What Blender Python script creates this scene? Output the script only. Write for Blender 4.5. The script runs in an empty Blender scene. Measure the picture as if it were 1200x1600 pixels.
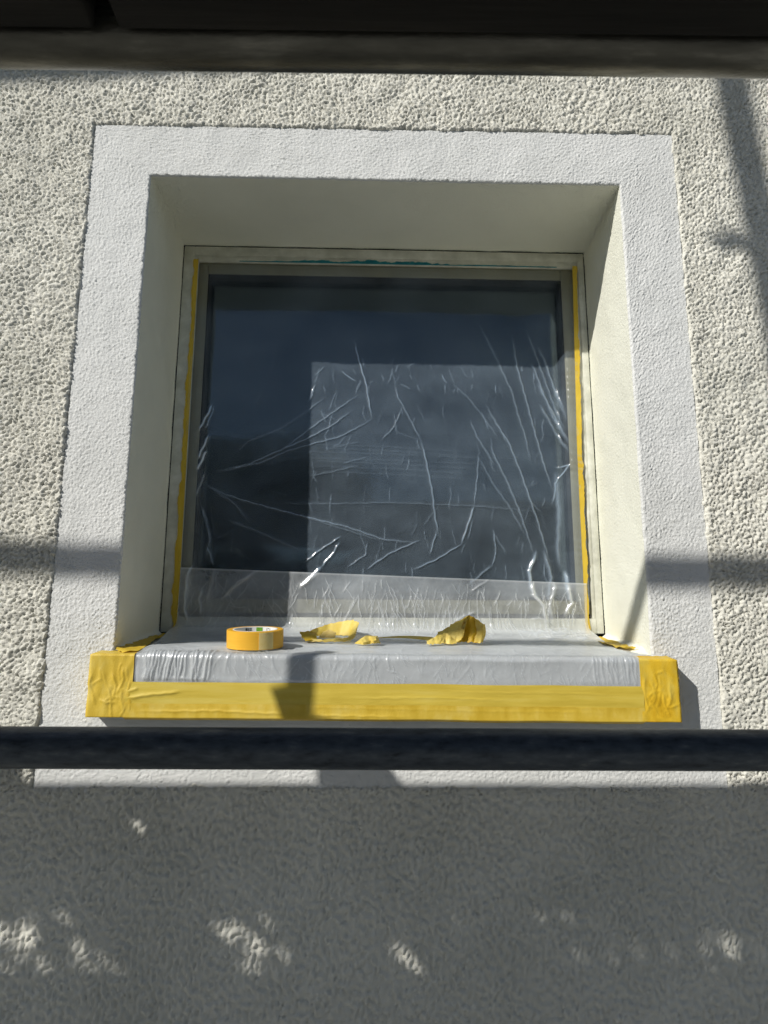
import bpy, math, random
import numpy as np
from mathutils import Vector, Matrix

rnd = random.Random(7)
S = bpy.context.scene
C = S.collection

# ------------------------------------------------------------------ camera
CAM = Vector((-0.0155, -1.3087, -0.0137))
PITCH, YAW, ROLL, FPX = 0.1908, -0.0108, 0.0036, 1077.78
cam_data = bpy.data.cameras.new('camera')
cam = bpy.data.objects.new('camera', cam_data)
C.objects.link(cam)
_f = Vector((-math.sin(YAW) * math.cos(PITCH), math.cos(YAW) * math.cos(PITCH), math.sin(PITCH)))
_r0 = Vector((math.cos(YAW), math.sin(YAW), 0))
_u0 = _r0.cross(_f)
_r = _r0 * math.cos(ROLL) + _u0 * math.sin(ROLL)
_u = -_r0 * math.sin(ROLL) + _u0 * math.cos(ROLL)
cam.matrix_world = Matrix(((_r.x, _u.x, -_f.x, CAM.x), (_r.y, _u.y, -_f.y, CAM.y), (_r.z, _u.z, -_f.z, CAM.z), (0, 0, 0, 1)))
cam_data.sensor_fit = 'VERTICAL'
cam_data.sensor_height = 36
cam_data.lens = 36 * FPX / 1600
cam_data.clip_start = 0.02
cam_data.clip_end = 500
cam_data.dof.use_dof = True
cam_data.dof.focus_distance = 1.36
cam_data.dof.aperture_fstop = 9.0
S.camera = cam
S.render.resolution_x, S.render.resolution_y = 768, 1024

# ------------------------------------------------------------------ sky, sun, exposure
SX, SZ = 1.15, 1.06                                        # sideways and downward run of a sun ray per metre towards the wall
SUN_DIR = Vector((SX, 1.0, -SZ)).normalized()          # direction the light travels
SUN_EL = math.asin(-SUN_DIR.z)
SUN_ROT = math.atan2(-SUN_DIR.x, -SUN_DIR.y)
world = bpy.data.worlds.new('World')
S.world = world
world.use_nodes = True
wn, wl = world.node_tree.nodes, world.node_tree.links
sky = wn.new('ShaderNodeTexSky')
sky.sky_type = 'NISHITA'
sky.sun_disc = False
sky.sun_elevation = SUN_EL
sky.sun_rotation = SUN_ROT
sky.air_density = 1.0
sky.dust_density = 0.6
wl.new(sky.outputs[0], wn['Background'].inputs[0])
wn['Background'].inputs[1].default_value = 0.068
sun_data = bpy.data.lights.new('sun', 'SUN')
sun_data.energy = 4.6
sun_data.angle = math.radians(0.53)
sun_data.color = (1.0, 0.97, 0.915)
sun = bpy.data.objects.new('sun', sun_data)
sun.rotation_euler = SUN_DIR.to_track_quat('-Z', 'Y').to_euler()
sun.location = (-6, -5, 6)
C.objects.link(sun)
vs = S.view_settings
vs.view_transform = 'Standard'
vs.look = 'None'
vs.exposure = 0.0
vs.gamma = 1.0
vs.use_curve_mapping = False
S.cycles.max_bounces = 10
S.cycles.transparent_max_bounces = 24
S.cycles.diffuse_bounces = 5
S.cycles.use_denoising = True
S.cycles.denoising_input_passes = 'RGB_ALBEDO'
S.cycles.caustics_reflective = False
S.cycles.caustics_refractive = False

# ------------------------------------------------------------------ materials
class Mat:
    def __init__(self, name):
        self.m = bpy.data.materials.new(name)
        self.m.use_nodes = True
        self.n, self.l = self.m.node_tree.nodes, self.m.node_tree.links
        self.b = self.n['Principled BSDF']
        self.o = self.n['Material Output']
        self.co = None
    def coord(self, scale=(1, 1, 1)):
        if self.co is None:
            self.co = self.n.new('ShaderNodeTexCoord')
        mp = self.n.new('ShaderNodeMapping')
        mp.inputs['Scale'].default_value = scale
        self.l.new(self.co.outputs['Object'], mp.inputs[0])
        return mp.outputs[0]
    def noise(self, scale, detail=4, rough=.55, stretch=(1, 1, 1), dist=0.0):
        t = self.n.new('ShaderNodeTexNoise')
        t.inputs['Scale'].default_value = scale
        t.inputs['Detail'].default_value = detail
        t.inputs['Roughness'].default_value = rough
        t.inputs['Distortion'].default_value = dist
        self.l.new(self.coord(stretch), t.inputs['Vector'])
        return t.outputs[0]
    def ramp(self, src, stops):
        r = self.n.new('ShaderNodeValToRGB')
        e = r.color_ramp.elements
        while len(e) < len(stops):
            e.new(0.5)
        for k, (p, c) in enumerate(stops):
            e[k].position = p
            e[k].color = (*c, 1) if not isinstance(c, (int, float)) else (c, c, c, 1)
        self.l.new(src, r.inputs[0])
        return r.outputs[0]
    def math(self, op, a, b=None, clamp=False):
        t = self.n.new('ShaderNodeMath')
        t.operation = op
        t.use_clamp = clamp
        for i, v in enumerate((a, b)):
            if v is None: continue
            if isinstance(v, (int, float)): t.inputs[i].default_value = v
            else: self.l.new(v, t.inputs[i])
        return t.outputs[0]
    def attr(self, name):
        t = self.n.new('ShaderNodeAttribute')
        t.attribute_name = name
        return t.outputs['Fac']
    def bump(self, h, dist, strength=1.0, prev=None):
        t = self.n.new('ShaderNodeBump')
        t.inputs['Distance'].default_value = dist
        t.inputs['Strength'].default_value = strength
        self.l.new(h, t.inputs['Height'])
        if prev is not None: self.l.new(prev, t.inputs['Normal'])
        return t.outputs[0]

def varied(name, cols, scale, rough=.85, detail=5, stretch=(1, 1, 1), metal=0.0, bumps=(), spec=.3, lo=.3, hi=.7):
    """Principled surface whose colour wanders between the given colours; bumps = (noise scale, distance, stretch)."""
    M = Mat(name)
    n = M.noise(scale, detail, .6, stretch)
    st = [(lo + (hi - lo) * k / (len(cols) - 1), c) for k, c in enumerate(cols)]
    M.l.new(M.ramp(n, st), M.b.inputs['Base Color'])
    M.b.inputs['Roughness'].default_value = rough
    M.b.inputs['Metallic'].default_value = metal
    M.b.inputs['Specular IOR Level'].default_value = spec
    nrm = None
    for sc, d, stv in bumps:
        nrm = M.bump(M.noise(sc, 4, .6, stv), d, 1.0, nrm)
    if nrm is not None: M.l.new(nrm, M.b.inputs['Normal'])
    return M.m

m_rough = varied('rough_plaster_paint', [(.60, .59, .515), (.69, .675, .595), (.76, .745, .66)], 3.0, .92, 6,
                 bumps=((300, .0014, (1, 1, 1)), (900, .0006, (1, 1, 1))), spec=.15)
m_band = varied('white_band_paint', [(.635, .64, .615), (.69, .695, .67), (.74, .74, .715)], 5.0, .85, 6,
                bumps=((260, .0018, (1, 1, 1)), (700, .0008, (1, 1, 1))), spec=.2)
m_reveal = varied('cream_reveal_paint', [(.745, .745, .635), (.79, .79, .675), (.82, .82, .705)], 4.0, .85, 5,
                  bumps=((280, .0013, (1, 1, 1)), (800, .0005, (1, 1, 1))), spec=.2)
m_sill = varied('sill_concrete_paint', [(.38, .39, .39), (.50, .51, .51)], 12, .8, 6, bumps=((300, .0006, (1, 1, 1)),))
m_frame = varied('brushed_frame_paint', [(.50, .50, .42), (.62, .62, .53), (.76, .76, .67)], 26, .55, 6, stretch=(1, 1, 1),
                 bumps=((300, .0005, (1, 1, .15)), (90, .0006, (1, 1, .2))), spec=.4)
m_khaki = varied('khaki_sash', [(.18, .175, .12), (.225, .22, .155)], 14, .45, 3, bumps=((500, .00015, (1, 1, 1)),), spec=.4)
m_dark = varied('dark_gasket', [(.012, .012, .012), (.02, .02, .02)], 30, .7)
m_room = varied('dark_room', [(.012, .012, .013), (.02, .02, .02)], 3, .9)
m_teal = varied('teal_residue', [(.0, .13, .17), (.01, .20, .24), (.03, .26, .28)], 60, .5, 5, bumps=((400, .0006, (1, 1, 1)),))
m_card = varied('core_card', [(.72, .72, .70), (.80, .80, .78)], 40, .7)
m_green = varied('green_print', [(.12, .30, .02), (.16, .36, .03)], 80, .6)
m_ink = varied('dark_print', [(.05, .06, .05), (.08, .09, .08)], 80, .6)

def tape_mat(name, cols, trans=.25, rough=.5, sc=70, stretch=(1, 1, 1), bd=.0003):
    M = Mat(name)
    n = M.noise(sc, 5, .6, stretch)
    n2 = M.noise(9, 3, .5, (1, 1, 1))
    f = M.math('ADD', M.math('MULTIPLY', n, .6), M.math('MULTIPLY', n2, .4))
    st = [(.38 + .24 * k / (len(cols) - 1), c) for k, c in enumerate(cols)]
    col = M.ramp(f, st)
    M.l.new(col, M.b.inputs['Base Color'])
    M.b.inputs['Roughness'].default_value = rough
    M.b.inputs['Specular IOR Level'].default_value = .35
    nrm = M.bump(M.noise(500, 3, .6, stretch), bd)
    M.l.new(nrm, M.b.inputs['Normal'])
    tr = M.n.new('ShaderNodeBsdfTranslucent')
    M.l.new(col, tr.inputs[0])
    mx = M.n.new('ShaderNodeMixShader')
    mx.inputs[0].default_value = trans
    M.l.new(M.b.outputs[0], mx.inputs[1])
    M.l.new(tr.outputs[0], mx.inputs[2])
    M.l.new(mx.outputs[0], M.o.inputs[0])
    return M.m
m_tape = tape_mat('masking_tape_single', [(.61, .45, .055), (.69, .52, .075), (.73, .58, .12)], .12, .55, 60, (.12, 1, 1.5))
m_tape2 = tape_mat('masking_tape_doubled', [(.66, .40, .015), (.74, .48, .03), (.74, .54, .08)], .10, .5, 40, (1, 1, .5))
m_tape_end = tape_mat('masking_tape_patch', [(.62, .42, .035), (.71, .50, .06), (.75, .57, .12)], .12, .5, 45, (1, 1, .5))
m_tapev = tape_mat('masking_tape_upright', [(.66, .45, .035), (.74, .53, .06)], .15, .5, 50, (1, 1, .2))
m_scrap = tape_mat('masking_tape_scrap', [(.86, .64, .12), (.92, .74, .22)], .28, .45, 50)
m_roll = tape_mat('tape_winding', [(.80, .42, .03), (.88, .50, .05)], .05, .4, 20, (1, 1, 40), .0002)
m_flap = tape_mat('tape_loose_end', [(.88, .66, .20), (.92, .74, .32)], .1, .6, 120)

def film_mat(name, base, gain, crink, body=(.80, .84, .88), gl=.30, gr=.22, tl_share=.35):
    M = Mat(name)
    tr = M.n.new('ShaderNodeBsdfTransparent')
    di = M.n.new('ShaderNodeBsdfDiffuse'); di.inputs[0].default_value = (*body, 1)
    tl = M.n.new('ShaderNodeBsdfTranslucent'); tl.inputs[0].default_value = (*body, 1)
    gs = M.n.new('ShaderNodeBsdfGlossy'); gs.inputs['Roughness'].default_value = gr
    gs.inputs[0].default_value = (.9, .9, .9, 1)
    nrm = M.bump(M.noise(70, 2, .5, (1.6, 1, .55), .6), crink)
    for s in (di, tl, gs): M.l.new(nrm, s.inputs['Normal'])
    m1 = M.n.new('ShaderNodeMixShader'); m1.inputs[0].default_value = tl_share
    M.l.new(di.outputs[0], m1.inputs[1]); M.l.new(tl.outputs[0], m1.inputs[2])
    m2 = M.n.new('ShaderNodeMixShader')
    M.l.new(M.math('ADD', M.math('MULTIPLY', M.attr('fold'), .45), gl, True), m2.inputs[0])
    M.l.new(m1.outputs[0], m2.inputs[1]); M.l.new(gs.outputs[0], m2.inputs[2])
    cloud = M.noise(7, 4, .55, (1, 1, 1.4))
    f = M.math('ADD', M.math('MULTIPLY', M.attr('fold'), gain), M.math('MULTIPLY', cloud, base * 2), True)
    m3 = M.n.new('ShaderNodeMixShader')
    M.l.new(f, m3.inputs[0]); M.l.new(tr.outputs[0], m3.inputs[1]); M.l.new(m2.outputs[0], m3.inputs[2])
    M.l.new(m3.outputs[0], M.o.inputs[0])
    M.n.remove(M.b)
    return M.m
m_film = film_mat('clear_film', .116, .85, .0006, (.60, .76, .92), .07, .20, .15)
m_film2 = film_mat('cloudy_film', .36, .95, .0008, (.80, .84, .86), .12, .30, .25)

M = Mat('window_glass')
gt = M.n.new('ShaderNodeBsdfTransparent'); gt.inputs[0].default_value = (.85, .88, .87, 1)
gg = M.n.new('ShaderNodeBsdfGlossy'); gg.inputs['Roughness'].default_value = .05
gg.inputs[0].default_value = (.70, .88, 1, 1)
M.l.new(M.bump(M.noise(3.0, 2, .5), .004), gg.inputs['Normal'])
fr = M.n.new('ShaderNodeFresnel'); fr.inputs[0].default_value = 1.50
gm = M.n.new('ShaderNodeMixShader')
M.l.new(fr.outputs[0], gm.inputs[0]); M.l.new(gt.outputs[0], gm.inputs[1]); M.l.new(gg.outputs[0], gm.inputs[2])
M.l.new(gm.outputs[0], M.o.inputs[0]); M.n.remove(M.b)
m_glass = M.m

m_rail = varied('weathered_steel_rail', [(.012, .015, .018), (.042, .052, .064), (.065, .078, .092), (.14, .145, .14)], 110, .45, 12, (.35, 1, 1), .55,
                ((60, .0010, (.3, 1, 1)), (350, .0004, (1, 1, 1))), .5, .25, .75)
m_ledger = varied('rusty_steel_ledger', [(.04, .038, .031), (.11, .105, .085), (.30, .285, .24)], 34, .34, 10, (.2, 1, 1), .8,
                  ((60, .0008, (.3, 1, 1)), (350, .0004, (1, 1, 1))), .4, .25, .75)
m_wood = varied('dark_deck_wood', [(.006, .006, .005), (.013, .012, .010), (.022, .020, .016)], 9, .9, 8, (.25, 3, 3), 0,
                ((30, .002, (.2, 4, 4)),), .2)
m_ground = varied('ground_gravel', [(.23, .23, .22), (.33, .335, .325), (.40, .40, .39)], 30, .95, 8, bumps=((80, .01, (1, 1, 1)),))
m_bark = varied('bark', [(.05, .04, .03), (.12, .10, .08)], 30, .9, 6, (1, 1, .2), bumps=((60, .006, (1, 1, .3)),))
def leaf_mat(name, c1, c2):
    M = Mat(name)
    gi = M.n.new('ShaderNodeNewGeometry')
    col = M.ramp(gi.outputs['Random Per Island'], [(0, c1), (1, c2)])
    M.l.new(col, M.b.inputs['Base Color'])
    M.b.inputs['Roughness'].default_value = .5
    return M.m
m_leaf = leaf_mat('tree_leaves', (.035, .07, .015), (.08, .13, .03))
m_hedge = leaf_mat('hedge_leaves', (.015, .03, .010), (.04, .065, .02))

# ------------------------------------------------------------------ helpers
def link(name, verts, faces, mat, parent=None, smooth=True, attrs=None, mat_idx=None):
    me = bpy.data.meshes.new(name)
    verts = np.asarray(verts, dtype=np.float32).reshape(-1, 3)
    if isinstance(faces, np.ndarray):
        nf, k = faces.shape
        me.vertices.add(len(verts)); me.vertices.foreach_set('co', verts.ravel())
        me.loops.add(nf * k); me.loops.foreach_set('vertex_index', faces.astype(np.int32).ravel())
        me.polygons.add(nf)
        me.polygons.foreach_set('loop_start', np.arange(0, nf * k, k, dtype=np.int32))
        me.polygons.foreach_set('loop_total', np.full(nf, k, dtype=np.int32))
        me.update(calc_edges=True)
        me.validate()
    else:
        me.from_pydata([tuple(v) for v in verts.tolist()], [], faces)
        me.update()
    if smooth:
        me.polygons.foreach_set('use_smooth', np.ones(len(me.polygons), dtype=bool))
    mats = mat if isinstance(mat, (list, tuple)) else [mat]
    for m in mats: me.materials.append(m)
    if mat_idx is not None: me.polygons.foreach_set('material_index', np.asarray(mat_idx, dtype=np.int32))
    for k, v in (attrs or {}).items():
        a = me.attributes.new(k, 'FLOAT', 'POINT')
        a.data.foreach_set('value', np.asarray(v, dtype=np.float32).ravel())
    o = bpy.data.objects.new(name, me)
    C.objects.link(o)
    if parent is not None: o.parent = parent
    return o

def tag(o, label=None, cat=None, group=None, kind=None):
    if label: o['label'] = label
    if cat: o['category'] = cat
    if group: o['group'] = group
    if kind: o['kind'] = kind
    return o

def thing(name, label, cat, loc=(0, 0, 0), group=None):
    o = bpy.data.objects.new(name, None)
    C.objects.link(o)
    o.location = loc
    o.empty_display_size = .1
    bpy.context.view_layer.update()
    return tag(o, label, cat, group)

def quads(nu, nv, keep=None):
    """faces of a (nu x nv) vertex grid, vertex index = iu*nv+iv"""
    i = np.arange(nu - 1)[:, None] * nv + np.arange(nv - 1)[None, :]
    f = np.stack([i, i + nv, i + nv + 1, i + 1], axis=-1)
    if keep is not None: return f[keep]
    return f.reshape(-1, 4)

class MB:
    def __init__(s): s.v, s.f = [], []
    def box(s, x0, x1, y0, y1, z0, z1, bev=0.0, shear=None):
        b = min(bev, (x1 - x0) * .45, (y1 - y0) * .45, (z1 - z0) * .45)
        n = len(s.v)
        if b <= 0:
            s.v += [(x, y, z) for x in (x0, x1) for y in (y0, y1) for z in (z0, z1)]
            s.f += [tuple(n + i for i in q) for q in ((0, 1, 3, 2), (4, 6, 7, 5), (0, 4, 5, 1), (2, 3, 7, 6), (0, 2, 6, 4), (1, 5, 7, 3))]
        else:
            import bmesh
            bm = bmesh.new()
            bmesh.ops.create_cube(bm, size=1)
            for v in bm.verts:
                v.co = ((x0 + x1) / 2 + v.co.x * (x1 - x0), (y0 + y1) / 2 + v.co.y * (y1 - y0), (z0 + z1) / 2 + v.co.z * (z1 - z0))
            bmesh.ops.bevel(bm, geom=bm.edges[:], offset=b, segments=2, profile=.5, affect='EDGES')
            bm.verts.ensure_lookup_table()
            s.v += [tuple(v.co) for v in bm.verts]
            s.f += [tuple(n + v.index for v in f.verts) for f in bm.faces]
            bm.free()
        return s
    def tube(s, pts, r, seg=16, cap=True):
        n0 = len(s.v)
        P = [Vector(p) for p in pts]
        R = r if isinstance(r, (list, tuple)) else [r] * len(P)
        up = Vector((0, 0, 1))
        for i, p in enumerate(P):
            d = (P[min(i + 1, len(P) - 1)] - P[max(i - 1, 0)]).normalized()
            a = d.cross(up if abs(d.z) < .9 else Vector((0, 1, 0))).normalized()
            b = d.cross(a)
            for k in range(seg):
                t = 2 * math.pi * k / seg
                s.v.append(tuple(p + (a * math.cos(t) + b * math.sin(t)) * R[i]))
        for i in range(len(P) - 1):
            for k in range(seg):
                s.f.append((n0 + i * seg + k, n0 + i * seg + (k + 1) % seg, n0 + (i + 1) * seg + (k + 1) % seg, n0 + (i + 1) * seg + k))
        if cap:
            s.f.append(tuple(n0 + k for k in range(seg)))
            s.f.append(tuple(n0 + (len(P) - 1) * seg + k for k in reversed(range(seg))))
        return s
    def build(s, name, mat, parent=None, smooth=False):
        return link(name, s.v, s.f, mat, parent, smooth)

def shade_angle(o, deg=40):
    o.data.polygons.foreach_set('use_smooth', np.ones(len(o.data.polygons), dtype=bool))
    try: o.data.set_sharp_from_angle(angle=math.radians(deg))
    except Exception: pass

# ---- noise fields made by filtering white noise (periodic)
def field(n, m, step, lam, bw, seed, ang=None, ratio=1.0):
    g = np.random.default_rng(seed).standard_normal((n, m)).astype(np.float32)
    F = np.fft.rfft2(g)
    kx = np.fft.fftfreq(n, step)[:, None]
    kz = np.fft.rfftfreq(m, step)[None, :]
    if ang is not None:
        a = math.radians(ang)
        ka = kx * math.cos(a) + kz * math.sin(a)          # along the grain
        kb = -kx * math.sin(a) + kz * math.cos(a)
        k = np.sqrt((ka * ratio) ** 2 + kb ** 2)
    else:
        k = np.sqrt(kx ** 2 + kz ** 2)
    k0 = 1.0 / lam
    if bw is None: W = np.exp(-(k / k0) ** 2)
    else: W = np.exp(-((k - k0) / (bw * k0)) ** 2)
    h = np.fft.irfft2(F * W, s=(n, m))
    return (h / (h.std() + 1e-9)).astype(np.float32)

class Sampler:
    def __init__(s, h, x0, z0, step): s.h, s.x0, s.z0, s.st = h, x0, z0, step
    def __call__(s, X, Z):
        n, m = s.h.shape
        a, b = (X - s.x0) / s.st, (Z - s.z0) / s.st
        i, j = np.floor(a).astype(int), np.floor(b).astype(int)
        fa, fb = a - i, b - j
        i0, i1, j0, j1 = i % n, (i + 1) % n, j % m, (j + 1) % m
        h = s.h
        return (h[i0, j0] * (1 - fa) * (1 - fb) + h[i1, j0] * fa * (1 - fb) + h[i0, j1] * (1 - fa) * fb + h[i1, j1] * fa * fb)

def smooth01(x): 
    x = np.clip(x, 0, 1); return x * x * (3 - 2 * x)

# ------------------------------------------------------------------ measured places (metres; wall face is y = 0)
XL, XR = -0.5, 0.5                     # opening
H0, DH = 0.9653, 0.0112                # its head sags to the right
BL, BR, BT, DBT = -0.6252, 0.6203, 1.0854, 0.0084   # white band
BB = -0.262                            # bottom of the band
DEPTH = 0.262
SILL_Y, SILL_XL, SILL_XR = -0.045, -0.5196, 0.5211
SILL_T, SILL_B = -0.0315, -0.1365
def head(x): return H0 - DH * (x + .5)
def sill_z(y): return SILL_T + .1353 * (y - SILL_Y)
def sill_drop(x): return -.0062 * (x + .52)
WRINKLES = [
    ([(-0.0742, 0.7282), (-0.0626, 0.6778), (-0.0432, 0.6115), (-0.0285, 0.5219)], 2.53, 2.42, 0.55),
    ([(-0.0285, 0.5219), (-0.0668, 0.4974), (-0.1065, 0.4763), (-0.1782, 0.4567), (-0.2282, 0.4421), (-0.2882, 0.4132), (-0.3933, 0.3875)], 2.07, 2.64, 0.385),
    ([(-0.0631, 0.5834), (-0.1077, 0.5488), (-0.1791, 0.495), (-0.236, 0.4484), (-0.311, 0.4131)], 2.3, 2.42, 0.33),
    ([(-0.0766, 0.5442), (-0.1209, 0.5067), (-0.1786, 0.4742), (-0.2661, 0.4339), (-0.3184, 0.4083), (-0.3979, 0.389)], 2.53, 2.86, 0.385),
    ([(-0.1407, 0.5779), (-0.1803, 0.545), (-0.2498, 0.4961), (-0.3208, 0.4669), (-0.3647, 0.4238)], 2.3, 2.2, 0.22),
    ([(-0.2908, 0.6095), (-0.3142, 0.5327), (-0.3524, 0.4906)], 2.3, 1.32, 0.088),
    ([(-0.2641, 0.7434), (-0.2666, 0.6761), (-0.2846, 0.6096)], 2.3, 0.99, 0.055),
    ([(-0.1763, 0.3795), (-0.1188, 0.3908), (-0.0612, 0.4069)], 1.84, 1.76, 0.22),
    ([(-0.0963, 0.4114), (-0.0385, 0.4275)], 1.725, 1.54, 0.22),
    ([(-0.1214, 0.4492), (-0.0573, 0.4655)], 1.725, 1.32, 0.165),
    ([(-0.2845, 0.3137), (-0.1039, 0.3133), (0.0016, 0.317), (0.213, 0.3105), (0.379, 0.2961)], 1.61, 1.32, 0.198),
    ([(-0.4213, 0.3602), (-0.3864, 0.3393), (-0.3284, 0.3196), (-0.2616, 0.3016), (-0.1905, 0.2836), (-0.0866, 0.2583), (0.0019, 0.2285), (0.0766, 0.2213)], 2.3, 2.64, 0.418),
    ([(-0.2541, 0.3032), (-0.0865, 0.2507), (0.0019, 0.224)], 1.84, 1.76, 0.22),
    ([(-0.4166, 0.3556), (-0.3491, 0.3118), (-0.3127, 0.2677)], 2.99, 2.2, 0.22),
    ([(-0.3698, 0.275), (-0.3122, 0.254), (-0.2411, 0.2242), (-0.1974, 0.2049), (-0.1542, 0.2036)], 2.3, 1.98, 0.242),
    ([(-0.1974, 0.2049), (-0.2712, 0.1676)], 2.3, 1.54, 0.165),
    ([(-0.0982, 0.2355), (-0.1453, 0.2037), (-0.1824, 0.1739)], 2.07, 3.08, 0.825),
    ([(-0.1025, 0.2204), (-0.1155, 0.1963), (-0.1428, 0.1638)], 2.76, 2.86, 0.77),
    ([(-0.1428, 0.1638), (-0.1599, 0.1462), (-0.1882, 0.1185)], 5.75, 4.4, 0.88),
    ([(-0.0369, 0.2207), (-0.0411, 0.1922), (-0.0814, 0.1641)], 1.84, 2.2, 0.55),
    ([(0.002, 0.1864), (-0.0361, 0.16)], 1.84, 2.2, 0.55),
    ([(-0.1663, 0.6105), (-0.1778, 0.5695)], 1.84, 1.98, 0.44),
    ([(-0.1563, 0.652), (-0.1679, 0.6105)], 1.725, 1.1, 0.22),
    ([(-0.4135, 0.558), (-0.4369, 0.483)], 3.45, 3.3, 0.66),
    ([(-0.4072, 0.5548), (-0.4267, 0.4909)], 2.3, 2.2, 0.44),
    ([(-0.4185, 0.4784), (-0.4361, 0.4141)], 3.45, 3.3, 0.66),
    ([(-0.421, 0.4407), (-0.4361, 0.3862)], 4.025, 3.3, 0.66),
    ([(-0.4212, 0.3863), (-0.4357, 0.325)], 3.45, 2.2, 0.22),
    ([(-0.3506, 0.2462), (-0.3512, 0.1936)], 1.725, 1.43, 0.22),
    ([(-0.3463, 0.2493), (-0.3899, 0.2279)], 1.725, 1.32, 0.165),
    ([(0.0286, 0.6121), (0.0333, 0.5809), (0.0581, 0.5339), (0.0902, 0.4681)], 2.07, 2.42, 0.385),
    ([(0.0902, 0.4681), (0.1006, 0.4237), (0.1152, 0.3486), (0.122, 0.2808), (0.1306, 0.2367)], 2.99, 2.64, 0.495),
    ([(0.0426, 0.5451), (0.0256, 0.5029), (-0.0036, 0.4707)], 1.84, 1.98, 0.385),
    ([(0.1247, 0.2473), (0.1092, 0.1944)], 2.3, 2.2, 0.55),
    ([(0.0192, 0.6535), (0.0286, 0.6121)], 1.725, 1.1, 0.22),
    ([(0.228, 0.4388), (0.2238, 0.3852), (0.2146, 0.3105)], 1.955, 1.98, 0.44),
    ([(0.2146, 0.3105), (0.2049, 0.2813), (0.1827, 0.2189)], 2.76, 2.64, 0.66),
    ([(0.1827, 0.2189), (0.125, 0.1828), (0.0721, 0.159)], 1.955, 2.64, 0.66),
    ([(0.0856, 0.2274), (0.0199, 0.1985), (-0.0274, 0.1673)], 1.955, 2.42, 0.605),
    ([(0.1693, 0.6132), (0.2062, 0.5774), (0.2439, 0.5255), (0.2767, 0.4758)], 2.07, 1.76, 0.242),
    ([(0.2479, 0.5613), (0.273, 0.5112), (0.301, 0.4648), (0.3278, 0.3905), (0.363, 0.273), (0.3879, 0.1738)], 2.99, 2.64, 0.385),
    ([(0.2097, 0.5204), (0.2243, 0.4803), (0.2656, 0.409)], 2.3, 1.98, 0.308),
    ([(0.2581, 0.4741), (0.2618, 0.4391), (0.2935, 0.37), (0.3202, 0.3019), (0.3497, 0.2002)], 2.76, 2.42, 0.352),
    ([(0.2278, 0.4293), (0.2599, 0.3651), (0.2963, 0.311), (0.3331, 0.2393)], 2.07, 1.98, 0.275),
    ([(0.2341, 0.7769), (0.2835, 0.664), (0.3128, 0.593), (0.3264, 0.5326), (0.3403, 0.4859), (0.3532, 0.4159)], 2.76, 2.2, 0.275),
    ([(0.3176, 0.7435), (0.3261, 0.6644), (0.3439, 0.5866), (0.3612, 0.507), (0.3823, 0.4161), (0.4028, 0.3454)], 2.76, 2.42, 0.352),
    ([(0.3671, 0.6647), (0.3866, 0.5985), (0.4088, 0.5332), (0.4344, 0.475)], 3.45, 2.86, 0.33),
    ([(0.3801, 0.7153), (0.3987, 0.665), (0.4342, 0.5371)], 3.45, 2.86, 0.33),
    ([(0.3531, 0.7575), (0.3926, 0.6316), (0.4322, 0.494)], 2.99, 2.2, 0.242),
    ([(0.3762, 0.6149), (0.4121, 0.5365), (0.4382, 0.4592)], 4.025, 2.64, 0.33),
    ([(0.3789, 0.5623), (0.4062, 0.5089), (0.4372, 0.4387)], 4.025, 2.64, 0.275),
    ([(0.3948, 0.6867), (0.4142, 0.6066), (0.4364, 0.5179)], 3.45, 2.2, 0.22),
    ([(0.2584, 0.2526), (0.263, 0.1997), (0.2524, 0.1643)], 1.84, 1.98, 0.55),
    ([(0.2611, 0.242), (0.2882, 0.1953)], 1.725, 1.1, 0.275),
    ([(0.3572, 0.2002), (0.3387, 0.1559), (0.3417, 0.1179), (0.3636, 0.0818), (0.3701, 0.0274)], 5.75, 5.5, 0.935),
    ([(0.3738, 0.2048), (0.3895, 0.1429), (0.3781, 0.0819), (0.3847, 0.0318)], 6.9, 5.5, 0.385),
    ([(0.4209, 0.1563), (0.4235, 0.1183), (0.4281, 0.0908), (0.4102, 0.0504)], 5.75, 4.4, 0.77),
    ([(0.4099, 0.4042), (0.4371, 0.4043), (0.4081, 0.3654), (0.4051, 0.3301), (0.398, 0.3162)], 2.76, 3.3, 0.55),
    ([(0.4108, 0.3917), (0.4139, 0.292), (0.4068, 0.202), (0.4122, 0.1577)], 8.05, 3.3, 0.33),
    ([(0.251, 0.1687), (0.1987, 0.1231)], 3.45, 2.75, 0.33),
    ([(0.212, 0.0625), (0.1638, 0.0409)], 4.6, 2.75, 0.275),
    ([(-0.4329, 0.1683), (-0.4428, 0.1391), (-0.443, 0.067), (-0.4338, 0.0314)], 4.6, 3.85, 0.495),
    ([(-0.4065, 0.1088), (-0.4111, 0.0886), (-0.4048, 0.05)], 4.6, 3.3, 0.385),
    ([(-0.2797, 0.1603), (-0.3292, 0.1265), (-0.3607, 0.0888)], 4.6, 3.3, 0.22),
    ([(-0.3801, 0.1612), (-0.3949, 0.0815)], 5.75, 3.3, 0.165),
    ([(-0.409, 0.2126), (-0.3922, 0.1685)], 4.6, 3.3, 0.385),
    ([(-0.4241, 0.3023), (-0.4025, 0.2275), (-0.4104, 0.1831)], 4.6, 3.3, 0.33),
]
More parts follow.
